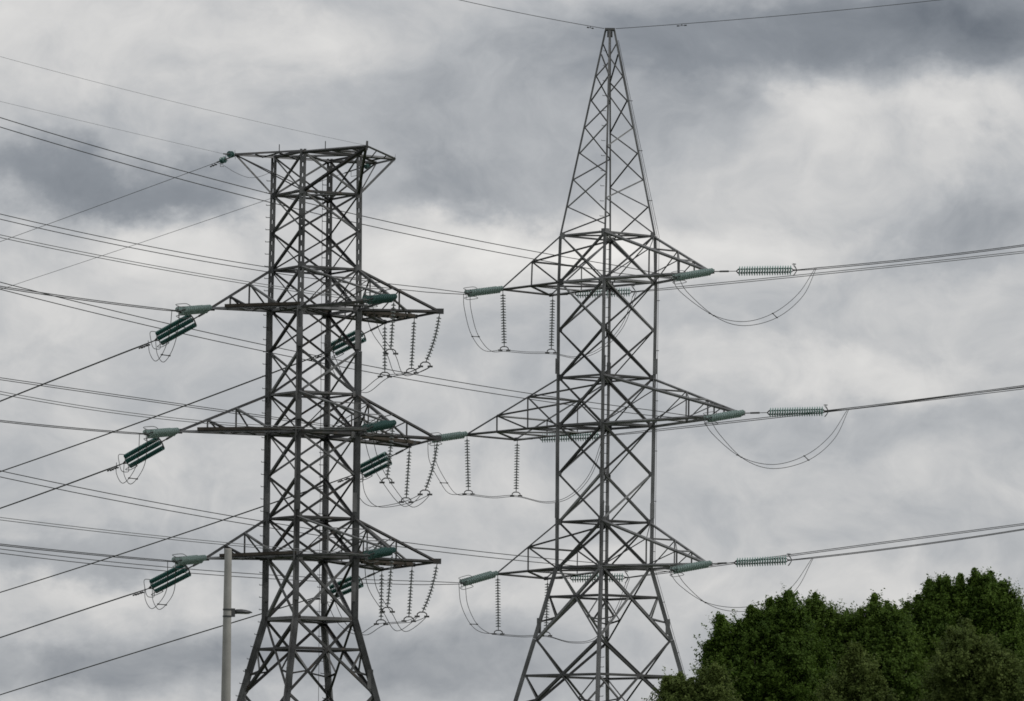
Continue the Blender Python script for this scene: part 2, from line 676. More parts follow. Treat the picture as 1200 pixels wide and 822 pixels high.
# inside plan bracing
for k in ('top', 'r0', 'u1', 'l1', 'u2', 'l2', 'u3', 'l3', 'bend'):
    mb = MB()
    mb.angle(TL.leg('N', LV_L[k] - .05), TL.leg('F', LV_L[k] - .05), .085)
    mb.angle(TL.leg('L', LV_L[k] + .03), TL.leg('R', LV_L[k] + .03), .085)
    mb.build('plan_bracing', STEEL_L, rootL)
mb = MB()
pc = P(378, 205, Y_L + 1.2)
pd = P(373.5, 800, Y_L + 1.6)
mb.tube([pc, lerp(pc, pd, .5), pd, Vector((pd.x, pd.y, 0.2))], 0.011, 5)
mb.build('earthing_cable', WIRE, rootL)


def tip_plate(arm, mat, p, d, s=0.16):
    mb = MB()
    mb.box(p, d.normalized() * s, d.cross(Vector((0, 0, 1))).normalized() * 0.05, Vector((0, 0, s * 0.7)))
    mb.build('tip_plate', mat, arm)


# ---- left tower, pointed arms on the left
TIPL = {1: P(247.5, 361.5, Y_L - 0.2), 2: P(209.5, 505.5, Y_L - 0.2), 3: P(241, 654.5, Y_L - 0.2)}
for i in (1, 2, 3):
    T = TIPL[i]
    zu, zl = LV_L['u%d' % i], LV_L['l%d' % i]
    U = TL.leg('L', zu)
    N, Lo, Fa = TL.leg('N', zl), TL.leg('L', zl), TL.leg('F', zl)
    ch = MB()
    ch.angle(U, T, .15)
    ch.angle(Lo, T, .13)
    ch.angle(Fa, T, .14)
    ch.angle(N, T, .14)
    arm = ch.build('crossarm', STEEL_L, rootL)
    pk = MB()
    pk.bar(N + Vector((0, 0, .12)), lerp(N, T, .84) + Vector((0, 0, .10)), .17, .13)
    pk.build('walkway_beam', RUST, arm)
    pk = MB()
    pk.bar(Fa + Vector((0, 0, .10)), lerp(Fa, T, .80) + Vector((0, 0, .08)), .15, .12)
    pk.build('walkway_beam', RUST, arm)
    br = MB()
    for fpos, fn, ff in ((.36, .20, .50), (.68, .55, .72)):
        p = lerp(U, T, fpos)
        br.angle(p, lerp(Lo, T, fpos), .075)
        br.angle(p, lerp(N, T, fn), .10)
        br.angle(p, lerp(Fa, T, ff), .065)
    for fpos in (.22, .45, .68):
        br.angle(lerp(N, T, fpos), lerp(Fa, T, fpos), .075)
        br.angle(lerp(N, T, fpos), lerp(Fa, T, fpos + .2), .06)
    br.build('arm_bracing', STEEL_L, arm)
    tip_plate(arm, STEEL_L, T, T - Lo, .15)

# ---- left tower, wide arms on the right (A near end, B far end, T outrigger)
ARM = {1: dict(A=(461.6, 349.5), B=(451, 377.5), T=(515.5, 365), C=(485.6, 371)),
       2: dict(A=(460.5, 497), B=(480, 522.5), T=(513, 514), C=(484, 519)),
       3: dict(A=(459.8, 646), B=(447.5, 667), T=(512.5, 658), C=(483, 662))}
for i in ARM:
    q = ARM[i]
    q['A'] = P(*q['A'], Y_L - 6.0)
    q['B'] = P(*q['B'], Y_L + 5.6)
    q['T'] = P(*q['T'], Y_L + 0.3)
    q['C'] = P(*q['C'], Y_L + 2.4)
    A, B, T, C = q['A'], q['B'], q['T'], q['C']
    zu, zl = LV_L['u%d' % i], LV_L['l%d' % i]
    NU, RU, FU = (TL.leg(n, zu) for n in 'NRF')
    NL, RL, FL = (TL.leg(n, zl) for n in 'NRF')
    ch = MB()
    for p, t, w in ((RU, A, .13), (NU, A, .085), (NL, A, .12), (RL, A, .12), (RU, T, .12), (RL, T, .13), (FL, B, .15),
                    (RL, B, .13), (B, T, .12), (FU, B, .09), (RU, C, .085)):
        ch.angle(p, t, w)
    arm = ch.build('crossarm', STEEL_L, rootL)
    pk = MB()
    pk.bar(RL + Vector((0, 0, -.07)), lerp(RL, C, .98) + Vector((0, 0, 0.02)), .20, .15)
    pk.build('walkway_beam', RUST, arm)
    pk = MB()
    pk.bar(lerp(RL, B, .25) + Vector((0, 0, -.1)), lerp(B, T, .35) + Vector((0, 0, .03)), .15, .11)
    pk.build('walkway_beam', RUST, arm)
    br = MB()
    for fpos in (.33, .70):
        p = lerp(RU, A, fpos)
        r = lerp(NU, A, fpos)
        br.angle(p, lerp(RL, A, fpos), .06)
        br.angle(r, lerp(NL, A, fpos), .06)
        br.angle(p, r, .06)
        br.angle(p, lerp(RL, A, fpos - .3), .085)
        br.angle(r, lerp(NL, A, fpos - .3), .06)
        br.angle(lerp(NL, A, fpos), lerp(RL, A, fpos), .06)
        br.angle(lerp(NL, A, fpos - .3), lerp(RL, A, fpos), .06)
        br.angle(p, lerp(NL, A, fpos), .05)
    p = lerp(RU, T, .5 if i != 2 else .62)
    br.angle(p, lerp(RL, T, .5 if i != 2 else .62), .07)
    br.angle(p, lerp(RL, T, .28), .07)
    br.angle(lerp(RU, T, .45), lerp(RU, A, .75), .055)
    for fpos in (.3, .55, .8):
        br.angle(lerp(RL, C, fpos), lerp(lerp(RL, B, .35), lerp(B, T, .35), fpos), .085)
        br.angle(lerp(RL, C, fpos - .2), lerp(lerp(RL, B, .35), lerp(B, T, .35), fpos), .07)
    for fpos in (.3, .6, .85):
        br.angle(lerp(FL, B, fpos), lerp(RL, B, fpos), .075)
        br.angle(lerp(FU, B, fpos), lerp(FL, B, fpos), .06)
    br.angle(A, lerp(RL, C, .9), .05)
    br.angle(lerp(NL, A, .03), lerp(FL, B, .03), .05)
    br.build('arm_bracing', STEEL_L, arm)
    tip_plate(arm, STEEL_L, T, Vector((1, 0, 0)), .17)
    tip_plate(arm, STEEL_L, A, Vector((0.5, -1, 0)), .13)
    tip_plate(arm, STEEL_L, B, Vector((0.3, 1, 0)), .13)
    tip_plate(arm, STEEL_L, C, Vector((1, 0.4, 0)), .13)

# ---- left tower, flat top arm
E_L = P(275.5, 181.5, Y_L - 0.6)
E_A = P(430, 170.8, Y_L - 4.6)
E_T = P(463, 185.6, Y_L + 0.2)
E_B = P(441.5, 190.5, Y_L + 2.6)
tn = {n: TL.leg(n, LV_L['top']) for n in 'NRLF'}
rn = {n: TL.leg(n, LV_L['r0']) for n in 'NRLF'}
ch = MB()
for p, t, w in ((tn['N'], E_L, .13), (tn['F'], E_L, .12), (tn['L'], E_L, .11), (rn['L'], E_L, .12), (rn['N'], E_L, .075), (rn['F'], E_L, .06),
                (tn['N'], E_A, .13), (tn['R'], E_A, .12), (rn['N'], E_A, .14), (rn['R'], E_A, .11), (tn['R'], E_T, .12),
                (E_A, E_T, .075), (E_B, E_T, .10), (tn['F'], E_B, .12), (tn['R'], E_B, .10), (rn['R'], E_T, .11), (rn['F'], E_B, .08),
                (rn['R'], E_B, .07)):
    ch.angle(p, t, w)
arm = ch.build('top_crossarm', STEEL_L, rootL)
br = MB()
for fpos in (.35, .7):
    br.angle(lerp(tn['N'], E_L, fpos), lerp(tn['F'], E_L, fpos), .07)
    br.angle(lerp(tn['N'], E_L, fpos - .35), lerp(tn['F'], E_L, fpos), .06)
p = lerp(tn['N'], E_L, .35)
br.tube([p, p + Vector((0, 0, .35))], .02, 5)
br.build('arm_bracing', STEEL_L, arm)
br = MB()
for fpos in (.35, .7):
    br.angle(lerp(tn['N'], E_A, fpos), lerp(tn['R'], E_A, fpos), .08)
    br.angle(lerp(tn['N'], E_A, fpos), lerp(tn['R'], E_A, fpos - .3), .07)
    br.angle(lerp(tn['R'], E_T, fpos), lerp(E_A, E_T, fpos), .06)
    br.angle(lerp(tn['R'], E_T, fpos), lerp(tn['R'], E_B, fpos), .06)
p = lerp(tn['N'], E_A, .35)
br.tube([p, p + Vector((0, 0, .35))], .02, 5)
br.build('arm_bracing', STEEL_L, arm)
for p in (E_A, E_T, E_L):
    tip_plate(arm, STEEL_L, p, p - rootL.location, .12)

# ---- right tower legs
for n in 'NRLF':
    mb = MB()
    out = TR.rel[n].normalized()
    seg = [(0.3, .23), (LV_R['s1'], .215), (LV_R['bend'], .20), (LV_R['l2'], .185), (LV_R['l1'], .17), (LV_R['r0'], .11), (z_peak, 0)]
    for (z0, w), (z1, _) in zip(seg, seg[1:]):
        p, q = TR.leg(n, z0), TR.leg(n, z1)
        rr = -out + Vector((0.13, 0.05, 0))
        mb.angle(p, q, w, w * .12, ref=rr)
        if n in 'NF' and z0 < LV_R['r0']:
            mb.angle(p + out * .02, q + out * .02, w * .8, w * .11, ref=out)
    for zz in (LV_R['u2'] + .6, LV_R['u3'] + .6, LV_R['s1'] + .7):
        p = TR.leg(n, zz)
        mb.angle(p - Vector((0, 0.02, .4)), p + Vector((0, -0.02, .4)), .235, .03, ref=-out)
    lg = mb.build('leg', LEG_LIT_ARM_R, rootR)
    footing(TR, n)
    if n == 'N':
        step_bolts(lg, TR, n, 8.0, LV_R['r0'], 0.5, Vector((0.9, -0.4, 0)), STEEL_R)
        step_bolts(lg, TR, n, LV_R['r0'], z_peak - 1.0, 0.8, Vector((-1, -0.1, 0)), STEEL_R)
for a, b in FACES:
    mb = MB()
    L = LV_R
    for z1, z0, w, wt in (('r0', 'l1', .125, .085), ('l1', 'p1', .135, .10), ('p1', 'u2', .135, .09), ('u2', 'l2', .145, .10),
                          ('l2', 'p2', .145, .115), ('p2', 'u3', .145, .11), ('u3', 'bend', .15, .125)):
        x_panel(mb, TR, a, b, L[z0], L[z1], w, wt)
    for k, w in (('r0', .12), ('l1', .14), ('u2', .11), ('l2', .15), ('u3', .10), ('bend', .16)):
        ring(mb, TR, a, b, L[k], w)
    big_panel(mb, TR, a, b, L['bend'], L['s1'], .17, .13)
    big_panel(mb, TR, a, b, L['s1'], L['s2'], .17, .13)
    big_panel(mb, TR, a, b, L['s2'], L['s3'], .17, .13)
    big_panel(mb, TR, a, b, L['s3'], L['g'], .17, .13)
    for k in ('r0', 'l1', 'p1', 'u2', 'l2', 'p2', 'u3', 'bend'):
        for n in (a, b):
            other = b if n == a else a
            d = (TR.rel[other] - TR.rel[n]).normalized()
            s_ = .26 if k[0] != 'p' else .16
            gusset(mb, TR.leg(n, L[k]) + d * 0.12, TR.rel[a] + TR.rel[b], s_, s_ * 1.25)
    mb.build('braced_face', STEEL_R, rootR)
for k in ('r0', 'l1', 'u2', 'l2', 'u3', 'bend'):
    mb = MB()
    mb.angle(TR.leg('L', LV_R[k] + .03), TR.leg('R', LV_R[k] + .03), .075)
    mb.angle(TR.leg('N', LV_R[k] - .05), TR.leg('F', LV_R[k] - .05), .075)
    mb.build('plan_bracing', STEEL_R, rootR)


def zC(y):
    return P(712, y, Y_R).z


# peak: one zigzag on each face
for a, b, na, nb, w in (('R', 'N', (274, 211, 150, 89.6, 52), (270 - 33, 175, 113, 68), .095), ('L', 'F', (274, 211, 150, 89.6, 52), (247, 183, 118, 70), .095),
                        ('L', 'N', (243, 180, 118, 64), (268, 207, 147, 90), .065), ('R', 'F', (243, 180, 118, 64), (280, 216, 153, 95), .065)):
    mb = MB()
    ref = (TR.rel[a] + TR.rel[b]).normalized()
    pts = [TR.leg(a, zC(y)) for y in na] + [TR.leg(b, zC(y)) for y in nb]
    pts.sort(key=lambda p: p.z)
    for p, q in zip(pts, pts[1:]):
        mb.angle(p, q, w, ref=ref)
    mb.build('peak_bracing', STEEL_R, rootR)
mb = MB()
pt = TR.leg('N', z_peak)
mb.box(Vector((cR.x, cR.y, z_peak + .05)), Vector((.26, 0, 0)), Vector((0, .2, 0)), Vector((0, 0, .06)))
mb.box(Vector((cR.x, cR.y, z_peak - .2)), Vector((.14, 0, 0)), Vector((0, .14, 0)), Vector((0, 0, .14)))
mb.build('peak_cap', STEEL_R, rootR)
mb = MB()
for off in (.16, .26):
    pts = []
    for z in (z_peak - .5, LV_R['r0'], LV_R['bend'], LV_R['s1'], 1.0):
        o2 = off * (.6 if z > LV_R['r0'] + 2 else 1)
        pts.append(TR.leg('R', z) + Vector((o2, -.05, 0)))
    mb.tube(pts, .012, 5)
for z in np.arange(3, z_peak - 2, 2.6):
    p = TR.leg('R', float(z))
    mb.tube([p + Vector((.02, -.05, 0)), p + Vector((.28, -.05, 0))], .018, 5)
mb.build('fibre_cable', WIRE, rootR)

# ---- right tower, box arms on the left
BOX = {1: dict(T1=(587.5, 339.3), T2=(646, 345.8)), 2: dict(T1=(545.5, 509.6), T2=(604.5, 515)), 3: dict(T1=(581.5, 672.6), T2=(640, 678))}
DEP = {1: (84, 136), 2: (128, 180), 3: (88, 140)}
UPN = {1: 'r0', 2: 'u2', 3: 'u3'}
LON = {1: 'l1', 2: 'l2', 3: 'bend'}
for i in BOX:
    q = BOX[i]
    q['T1'] = P(*q['T1'], Y_R + DEP[i][0] * K_R)
    q['T2'] = P(*q['T2'], Y_R + DEP[i][1] * K_R)
    T1, T2 = q['T1'], q['T2']
    zu, zl = LV_R[UPN[i]], LV_R[LON[i]]
    LU, FU, LL, FL = TR.leg('L', zu), TR.leg('F', zu), TR.leg('L', zl), TR.leg('F', zl)
    ch = MB()
    for p, t, w in ((LU, T1, .11), (FU, T2, .11), (LL, T1, .15), (FL, T2, .14), (T1, T2, .09)):
        ch.angle(p, t, w)
    arm = ch.build('crossarm', STEEL_R, rootR)
    br = MB()
    fs = (.48,) if i != 2 else (.33, .66)
    for k, fp in enumerate(fs):
        m1, m2 = lerp(LU, T1, fp), lerp(FU, T2, fp)
        l1, l2 = lerp(LL, T1, fp), lerp(FL, T2, fp)
        br.angle(m1, l1, .075)
        br.angle(m2, l2, .06)
        br.angle(m1, m2, .085)
        br.angle(l1, l2, .08)
        prev = fs[k - 1] if k else 0
        br.angle(m1, lerp(FU, T2, prev), .085)
        br.angle(m1, lerp(LL, T1, max(prev, .02)), .07)
        br.angle(m2, lerp(FL, T2, max(prev, .02)), .07)
        br.angle(l1, lerp(FL, T2, prev), .08)
    br.angle(lerp(LL, T1, fs[-1]), T2, .10)
    br.build('arm_bracing', STEEL_R, arm)
    tip_plate(arm, STEEL_R, T1, T1 - LL, .13)
    tip_plate(arm, STEEL_R, T2, T2 - FL, .13)

# ---- right tower, pointed arms on the right
TIPR = {1: P(834, 318.5, Y_R - 139 * K_R), 2: P(870, 484.5, Y_R - 184 * K_R), 3: P(831.5, 661, Y_R - 139 * K_R)}
for i in TIPR:
    T = TIPR[i]
    zu, zl = LV_R[UPN[i]], LV_R[LON[i]]
    NU, RU, NL, RL = TR.leg('N', zu), TR.leg('R', zu), TR.leg('N', zl), TR.leg('R', zl)
    ch = MB()
    for p, t, w in ((NU, T, .14), (RU, T, .115), (NL, T, .15), (RL, T, .15)):
        ch.angle(p, t, w)
    arm = ch.build('crossarm', LEG_LIT_ARM_R, rootR)  # lighter leg steel here paints in the light falling from the right
    br = MB()
    fs = (.42, .70) if i != 2 else (.38, .62, .80)
    prev = 0
    for fp in fs:
        a1, a2, b1, b2 = lerp(NU, T, fp), lerp(RU, T, fp), lerp(NL, T, fp), lerp(RL, T, fp)
        br.angle(a1, b1, .075)
        br.angle(a2, b2, .075)
        br.angle(a1, a2, .075)
        br.angle(b1, b2, .075)
        br.angle(a1, lerp(NL, T, prev), .075)
        br.angle(a2, lerp(RL, T, prev), .075)
        br.angle(a1, lerp(RU, T, prev), .06)
        br.angle(b1, lerp(RL, T, prev), .06)
        prev = fp
    br.build('arm_bracing', STEEL_R, arm)
    tip_plate(arm, STEEL_R, T, T - (NL + RL) / 2, .16)


# ------------------------------------------------------------------ insulators
def disc_string(mb, pts, r=.14, pitch=.146, k=10):
    """cap-and-pin discs along a polyline; material 0 glass, 1 metal"""
    cum = [0.0]
    for p, q in zip(pts, pts[1:]):
        cum.append(cum[-1] + (q - p).length)
    L = cum[-1]
    n = max(2, int(round(L / pitch)))
    step = L / n

    def at(s):
        for i in range(len(pts) - 1):
            if s <= cum[i + 1] or i == len(pts) - 2:
                d = (pts[i + 1] - pts[i]).normalized()
                return pts[i] + d * (s - cum[i]), d
    prof = [(0.0, .026, 1), (.12, .042, 1), (.34, .044, 1), (.36, r * .55, 0), (.50, r * .97, 0), (.60, r, 0), (.68, r * .96, 0),
            (.66, r * .60, 0), (.74, r * .30, 0), (.78, .020, 1), (1.0, .020, 1)]
    for j in range(n):
        base, d = at(j * step)
        ref = Vector((0, 0, 1)) if abs(d.z) < .9 else Vector((1, 0, 0))
        s = d.cross(ref).normalized()
        u = s.cross(d)
        n0 = len(mb.v)
        for (t, rad, mi) in prof:
            for q in range(k):
                an = 2 * math.pi * q / k
                mb.v.append(base + d * (t * step) + (s * math.cos(an) + u * math.sin(an)) * rad)
        for i in range(len(prof) - 1):
            for q in range(k):
                a = n0 + i * k + q
                b = n0 + i * k + (q + 1) % k
                mb.f.append((a, b, b + k, a + k))
                mb.m.append(prof[i + 1][2])


def ring_loop(mb, c, ax, ay, r=.016, n=20):
    """a closed racetrack loop round c"""
    pts = []
    for i in range(n + 1):
        an = 2 * math.pi * i / n
        x = math.copysign(abs(math.cos(an)) ** .5, math.cos(an))
        y = math.copysign(abs(math.sin(an)) ** .5, math.sin(an))
        pts.append(c + ax * x + ay * y)
    mb.tube(pts, r, 5)


def suspension(a, b, glass, label, bend=0.0, r=.14, yoke=True, along=None):
    root = thing('suspension_insulator', a, label, 'insulator', 'hanging insulator strings')
    d = (b - a).normalized()
    ctrl = (a + b) / 2 + Vector((bend, 0, 0)) + Vector((0, 0, -abs(bend) * .35))
    pts = bez(lerp(a, b, .05), ctrl, lerp(a, b, .92), 8)
    mb = MB()
    disc_string(mb, pts, r)
    mb.build('insulator_string', [glass, FITTING], root, smooth=False)
    hk = MB()
    hk.tube([a + Vector((0, 0, .05)), pts[0]], .02, 6)
    hk.build('hook', FITTING, root)
    cl = MB()
    al = (along or Vector((1, 0.2, 0))).normalized()
    e = pts[-1]
    cl.tube([e, lerp(e, b, .6)], .025, 6)
    pr = Vector((-al.y, al.x, 0))
    hor = Vector((1, 0, 0))
    cl.tube([b - hor * .22 + Vector((0, 0, -.10)), b - hor * .20 + Vector((0, 0, .02)), b - hor * .1 + Vector((0, 0, .09)),
             b + hor * .1 + Vector((0, 0, .09)), b + hor * .20 + Vector((0, 0, .02)), b + hor * .22 + Vector((0, 0, -.10))], .03, 6)
    for s in (-1, 1):
        c = b + hor * .21 * s + Vector((0, 0, -.10))
        cl.bar(c - al * .11, c + al * .11, .07, .08)
    cl.build('clamp', FITTING, root)
    return root


def tension(a, b, n, glass, label, link=.35, tail=.12, spread=.22, ring_kind='race', name='tension_insulator', r=.14, pitch=.146):
    """n parallel strings between a (tower) and b (line end)"""
    root = thing(name, a, label, 'insulator', 'tension insulator sets')
    d = (b - a)
    L = d.length
    d = d / L
    side = d.cross(Vector((0, 0, 1))).normalized()
    upn = side.cross(d).normalized()
    if n == 2:
        offs = [upn * (spread * .5) + side * (spread * .6), upn * (-spread * .5) - side * (spread * .6)]
    elif ring_kind == 'race':       # three strings side by side
        offs = [side * -.19 + upn * .07, upn * -.06, side * .19 + upn * .07]
    else:                           # three strings one above the other
        offs = [upn * spread - side * .06, Vector((0, 0, 0)), upn * -spread + side * .14]
    s0, s1 = a + d * link, b - d * tail
    hw = MB()
    hw.tube([a, lerp(a, s0, .35)], .03, 6)
    hw.bar(lerp(a, s0, .3), lerp(a, s0, .65), .03, .09)
    hw.bar(lerp(a, s0, .55), s0 - d * .06, .07, .03)
    hw.build('link_chain', FITTING, root)
    hw = MB()
    h2 = MB()
    for o in offs:
        hw.tube([s0 - d * .08, s0 + o], .03, 6)
        h2.tube([s1 + o, s1 + d * .06 + o * .3, b], .026, 6)
    hw.build('yoke_plate', FITTING, root)
    h2.build('yoke_plate', FITTING, root)
    for o in offs:
        mb = MB()
        disc_string(mb, [s0 + o, s1 + o], r, pitch)
        mb.build('insulator_string', [glass, FITTING], root)
    c = s1 - d * .22
    rings = []
    if ring_kind == 'race':
        for sg in (-1, 1):
            rg = MB()
            ring_loop(rg, c + upn * (sg * .25), d * .50, side * .12 + upn * .065, r=.016)
            rg.tube([c + upn * (sg * .25) + d * .4, c + d * .4], .014, 5)
            rings.append(rg)
    elif ring_kind == 'horn':
        rg = MB()
        for sg in (-1, 1):
            rg.tube([b, b - d * .12 + upn * .20 + side * .12 * sg, b - d * .22 + upn * .33 + side * .16 * sg, b - d * .05 + upn * .30 + side * .1 * sg], .018, 5)
            rg.tube([b, b - d * .10 - upn * .16 + side * .1 * sg, b - d * .20 - upn * .28 + side * .12 * sg], .018, 5)
        rings.append(rg)
    elif ring_kind == 'hoop':
        rg = MB()
        ring_loop(rg, b - d * .05, upn * .42, side * .25)
        rings.append(rg)
        rg = MB()
        ring_loop(rg, c - upn * (spread + .16), d * .3, side * .16)
        rings.append(rg)
    for rg in rings:
        rg.build('grading_ring', RINGM, root)
    return root


LEVEL = {1: 'top', 2: 'middle', 3: 'lowest'}
ENDS = {}

# pale sets pulling toward the camera, and dark sets pulling away, at the left tips of the left tower
PALE_END = {1: (210, 365), 2: (172, 509), 3: (206, 658.5)}
DARK_END = {1: (181, 399.5), 2: (144, 543.5), 3: (174, 690)}
for i in (1, 2, 3):
    a = TIPL[i] + Vector((-.05, -.05, -.03))
    px, py = PALE_END[i]
    b = P(px, py, Y_L - 0.2 - 2.3)
    ENDS['Lp%d' % i] = b
    tension(a, b, 3, GLASS_LIT, "pale glass insulator set above the dark one, left tip of flat-topped tower's %s arm" % LEVEL[i],
            link=.25, spread=.13, ring_kind='race', r=.13, pitch=.17)
    px, py = DARK_END[i]
    b = P(px, py, Y_L - 0.2 + 2.6)
    ENDS['Ld%d' % i] = b
    tension(a + Vector((0, 0, -.05)), b, 3, GLASS_SHADED, "dark green triple insulator set below left tip of flat-topped tower's %s arm" % LEVEL[i],
            link=1.2, spread=.215, tail=.28, ring_kind='hoop', r=.112, pitch=.115)
# right-hand side of the left tower
A_END = {1: (430, 352), 2: (430, 502.5), 3: (431.5, 651)}
B_END = {1: (385, 412), 2: (419, 555), 3: (384, 696)}
for i in (1, 2, 3):
    q = ARM[i]
    b = P(*A_END[i], q['A'].y - 2.3)
    ENDS['La%d' % i] = b
    tension(q['A'], b, 3, GLASS_TEAL, "teal insulator set lying level inside the right end of flat-topped tower's %s arm" % LEVEL[i],
            link=.2, spread=.12, ring_kind='race', r=.13, pitch=.17)
    b = P(*B_END[i], q['B'].y + 2.4)
    ENDS['Lb%d' % i] = b
    tension(q['B'] + Vector((0, 0, -.06)), b, 3, GLASS_SHADED, "dark green insulator set slanting behind right leg under flat-topped tower's %s arm" % LEVEL[i],
            link=1.45, spread=.215, tail=.28, ring_kind='hoop', r=.112, pitch=.115)
# right tower
T1_END = {1: (547, 344.5), 2: (505, 515.5), 3: (541.5, 684)}
T2_END = {1: (745, 342), 2: (708, 511), 3: (737, 677)}
AP_END = {1: (791, 326), 2: (828, 491.5), 3: (788, 669)}
AR_END = {1: (934, 316.8), 2: (971, 482), 3: (928, 656.5)}
for i in (1, 2, 3):
    q = BOX[i]
    b = P(*T1_END[i], q['T1'].y - 2.35)
    ENDS['R1%d' % i] = b
    tension(q['T1'], b, 3, GLASS_LIT, "pale green insulator set at the left tip of pointed tower's %s arm" % LEVEL[i], link=.12, spread=.13, r=.13, pitch=.19)
    b = P(*T2_END[i], q['T2'].y + .3)
    ENDS['R2%d' % i] = b
    tension(q['T2'], b, 2, GLASS_CLEAR, "pale green disc insulator seen behind the body of pointed tower below its %s arm" % LEVEL[i],
            link=1.35, tail=.3, spread=.17, ring_kind='horn', r=.16, pitch=.128)
    T = TIPR[i]
    b = P(*AP_END[i], T.y - 2.35)
    ENDS['Rp%d' % i] = b
    tension(T, b, 3, GLASS_LIT, "pale green insulator set tucked under right end of pointed tower's %s arm" % LEVEL[i], link=.12, spread=.13, r=.13, pitch=.19)
    b = P(*AR_END[i], T.y + .4)
    ENDS['Rr%d' % i] = b
    tension(T, b, 2, GLASS_CLEAR, "row of pale green discs stretched out right from the tip of pointed tower's %s arm" % LEVEL[i],
            link=1.35, tail=.28, spread=.17, ring_kind='horn', r=.16, pitch=.128)

# hanging strings: left tower
HANG_L = {1: [('A', 0, (458, 412), 'second'), ('B', 0, (451, 439), 'first'), ('C', 0, (482, 434.5), 'third'), ('T', .15, (498.5, 427), 'last')],
          2: [('A', 0, (453.5, 563), 'first'), ('B', 0, (476, 586), 'second'), ('T', .13, (498, 577), 'last')],
          3: [('A', 0, (454, 714.5), 'second'), ('B', 0, (446.5, 729), 'first'), ('C', 0, (479, 725.5), 'third'), ('T', .15, (494.5, 720), 'last')]}
HPOS = {}
WHICH = {'first': 'leftmost', 'second': 'second from left', 'third': 'third from left', 'last': 'curved rightmost'}
for i, lst in HANG_L.items():
    for key, bend, (bx, by), w in lst:
        a = ARM[i][key] + Vector((0, 0, -.12))
        b = P(bx, by, a.y)
        HPOS[(i, key)] = b
        nm = WHICH[w] if not (i == 2 and w == 'second') else 'middle one'
        suspension(a, b, GLASS_GREY, "%s thin disc string hanging from right side of flat-topped tower's %s arm" % (nm, LEVEL[i]), bend, r=.115)
# hanging strings: right tower
HANG_R = {1: ((591, 408.5), (646, 411.5)), 2: ((549, 577), (604.8, 579)), 3: ((584, 741), (640, 743))}
for i, (h1, h2) in HANG_R.items():
    for key, (bx, by), w in (('T1', h1, 'left'), ('T2', h2, 'right')):
        a = BOX[i][key] + Vector((.08, 0, -.10))
        b = P(bx, by, a.y)
        HPOS[(i, key)] = b
        suspension(a, b, GLASS_GREY, "%s of two upright disc strings hanging from left side of pointed tower's %s arm" % (w, LEVEL[i]), r=.15)


# ------------------------------------------------------------------ wires
def damper(mb, p, d):
    q = p + Vector((0, 0, -.09))
    mb.tube([p, q], .02, 5)
    mb.tube([q - d * .2, q + d * .2], .012, 5)
    for s in (-1, 1):
        mb.tube([q + d * (.14 * s), q + d * (.26 * s)], .035, 6)


def span(p0, far, d, label, name='conductor_bundle', pair=True, dv=3.0, r=.02, reach=1.8, mid=None, dampers=(), mat=WIRE, sep=.4, cat='power line', group='power line conductors'):
    """a span leaving p0; far = pixel where it leaves the frame, d = metres of depth gained per metre sideways"""
    def fit(px, py):
        Y = p0.y
        for _ in range(12):
            q = P(px, py, Y)
            Y = p0.y + d * abs(q.x - p0.x)
        return P(px, py, Y)
    e = fit(*far)
    X = e.x - p0.x
    ext = reach
    # height along the span: quadratic through p0, mid, e
    if mid is not None:
        m = fit(*mid)
        t = (m.x - p0.x) / X
        lin = p0.z + (e.z - p0.z) * t
        sag = (lin - m.z) / (t * (1 - t))
    else:
        sag = 0.25
    root = thing(name, p0, label, cat, group)
    n = 40
    pts = []
    for i in range(n + 1):
        t = ext * (i / n)
        z = p0.z + (e.z - p0.z) * t - sag * t * (1 - t)
        pts.append(Vector((p0.x + X * t, p0.y + (e.y - p0.y) * t, z)))
    kk = (p0.y / F)
    dr = Vector((X, e.y - p0.y, 0)).normalized()
    perp = Vector((-dr.y, dr.x, 0))
    for s in ((-.5, .5) if pair else (0,)):
        mb = MB()
        off = perp * (sep * s * (1 if perp.x > 0 else -1)) + Vector((0, 0, dv * kk * s))
        q = [p + off * min(1.0, .35 + i / 3) for i, p in enumerate(pts)]
        mb.tube(q, r, 6)
        for dd in dampers:
            u = dd / (pts[1] - pts[0]).length
            k = int(u)
            damper(mb, lerp(q[k], q[k + 1], u - k), (q[k + 1] - q[k]).normalized())
        mb.build('wire', mat, root, smooth=True)
    return root


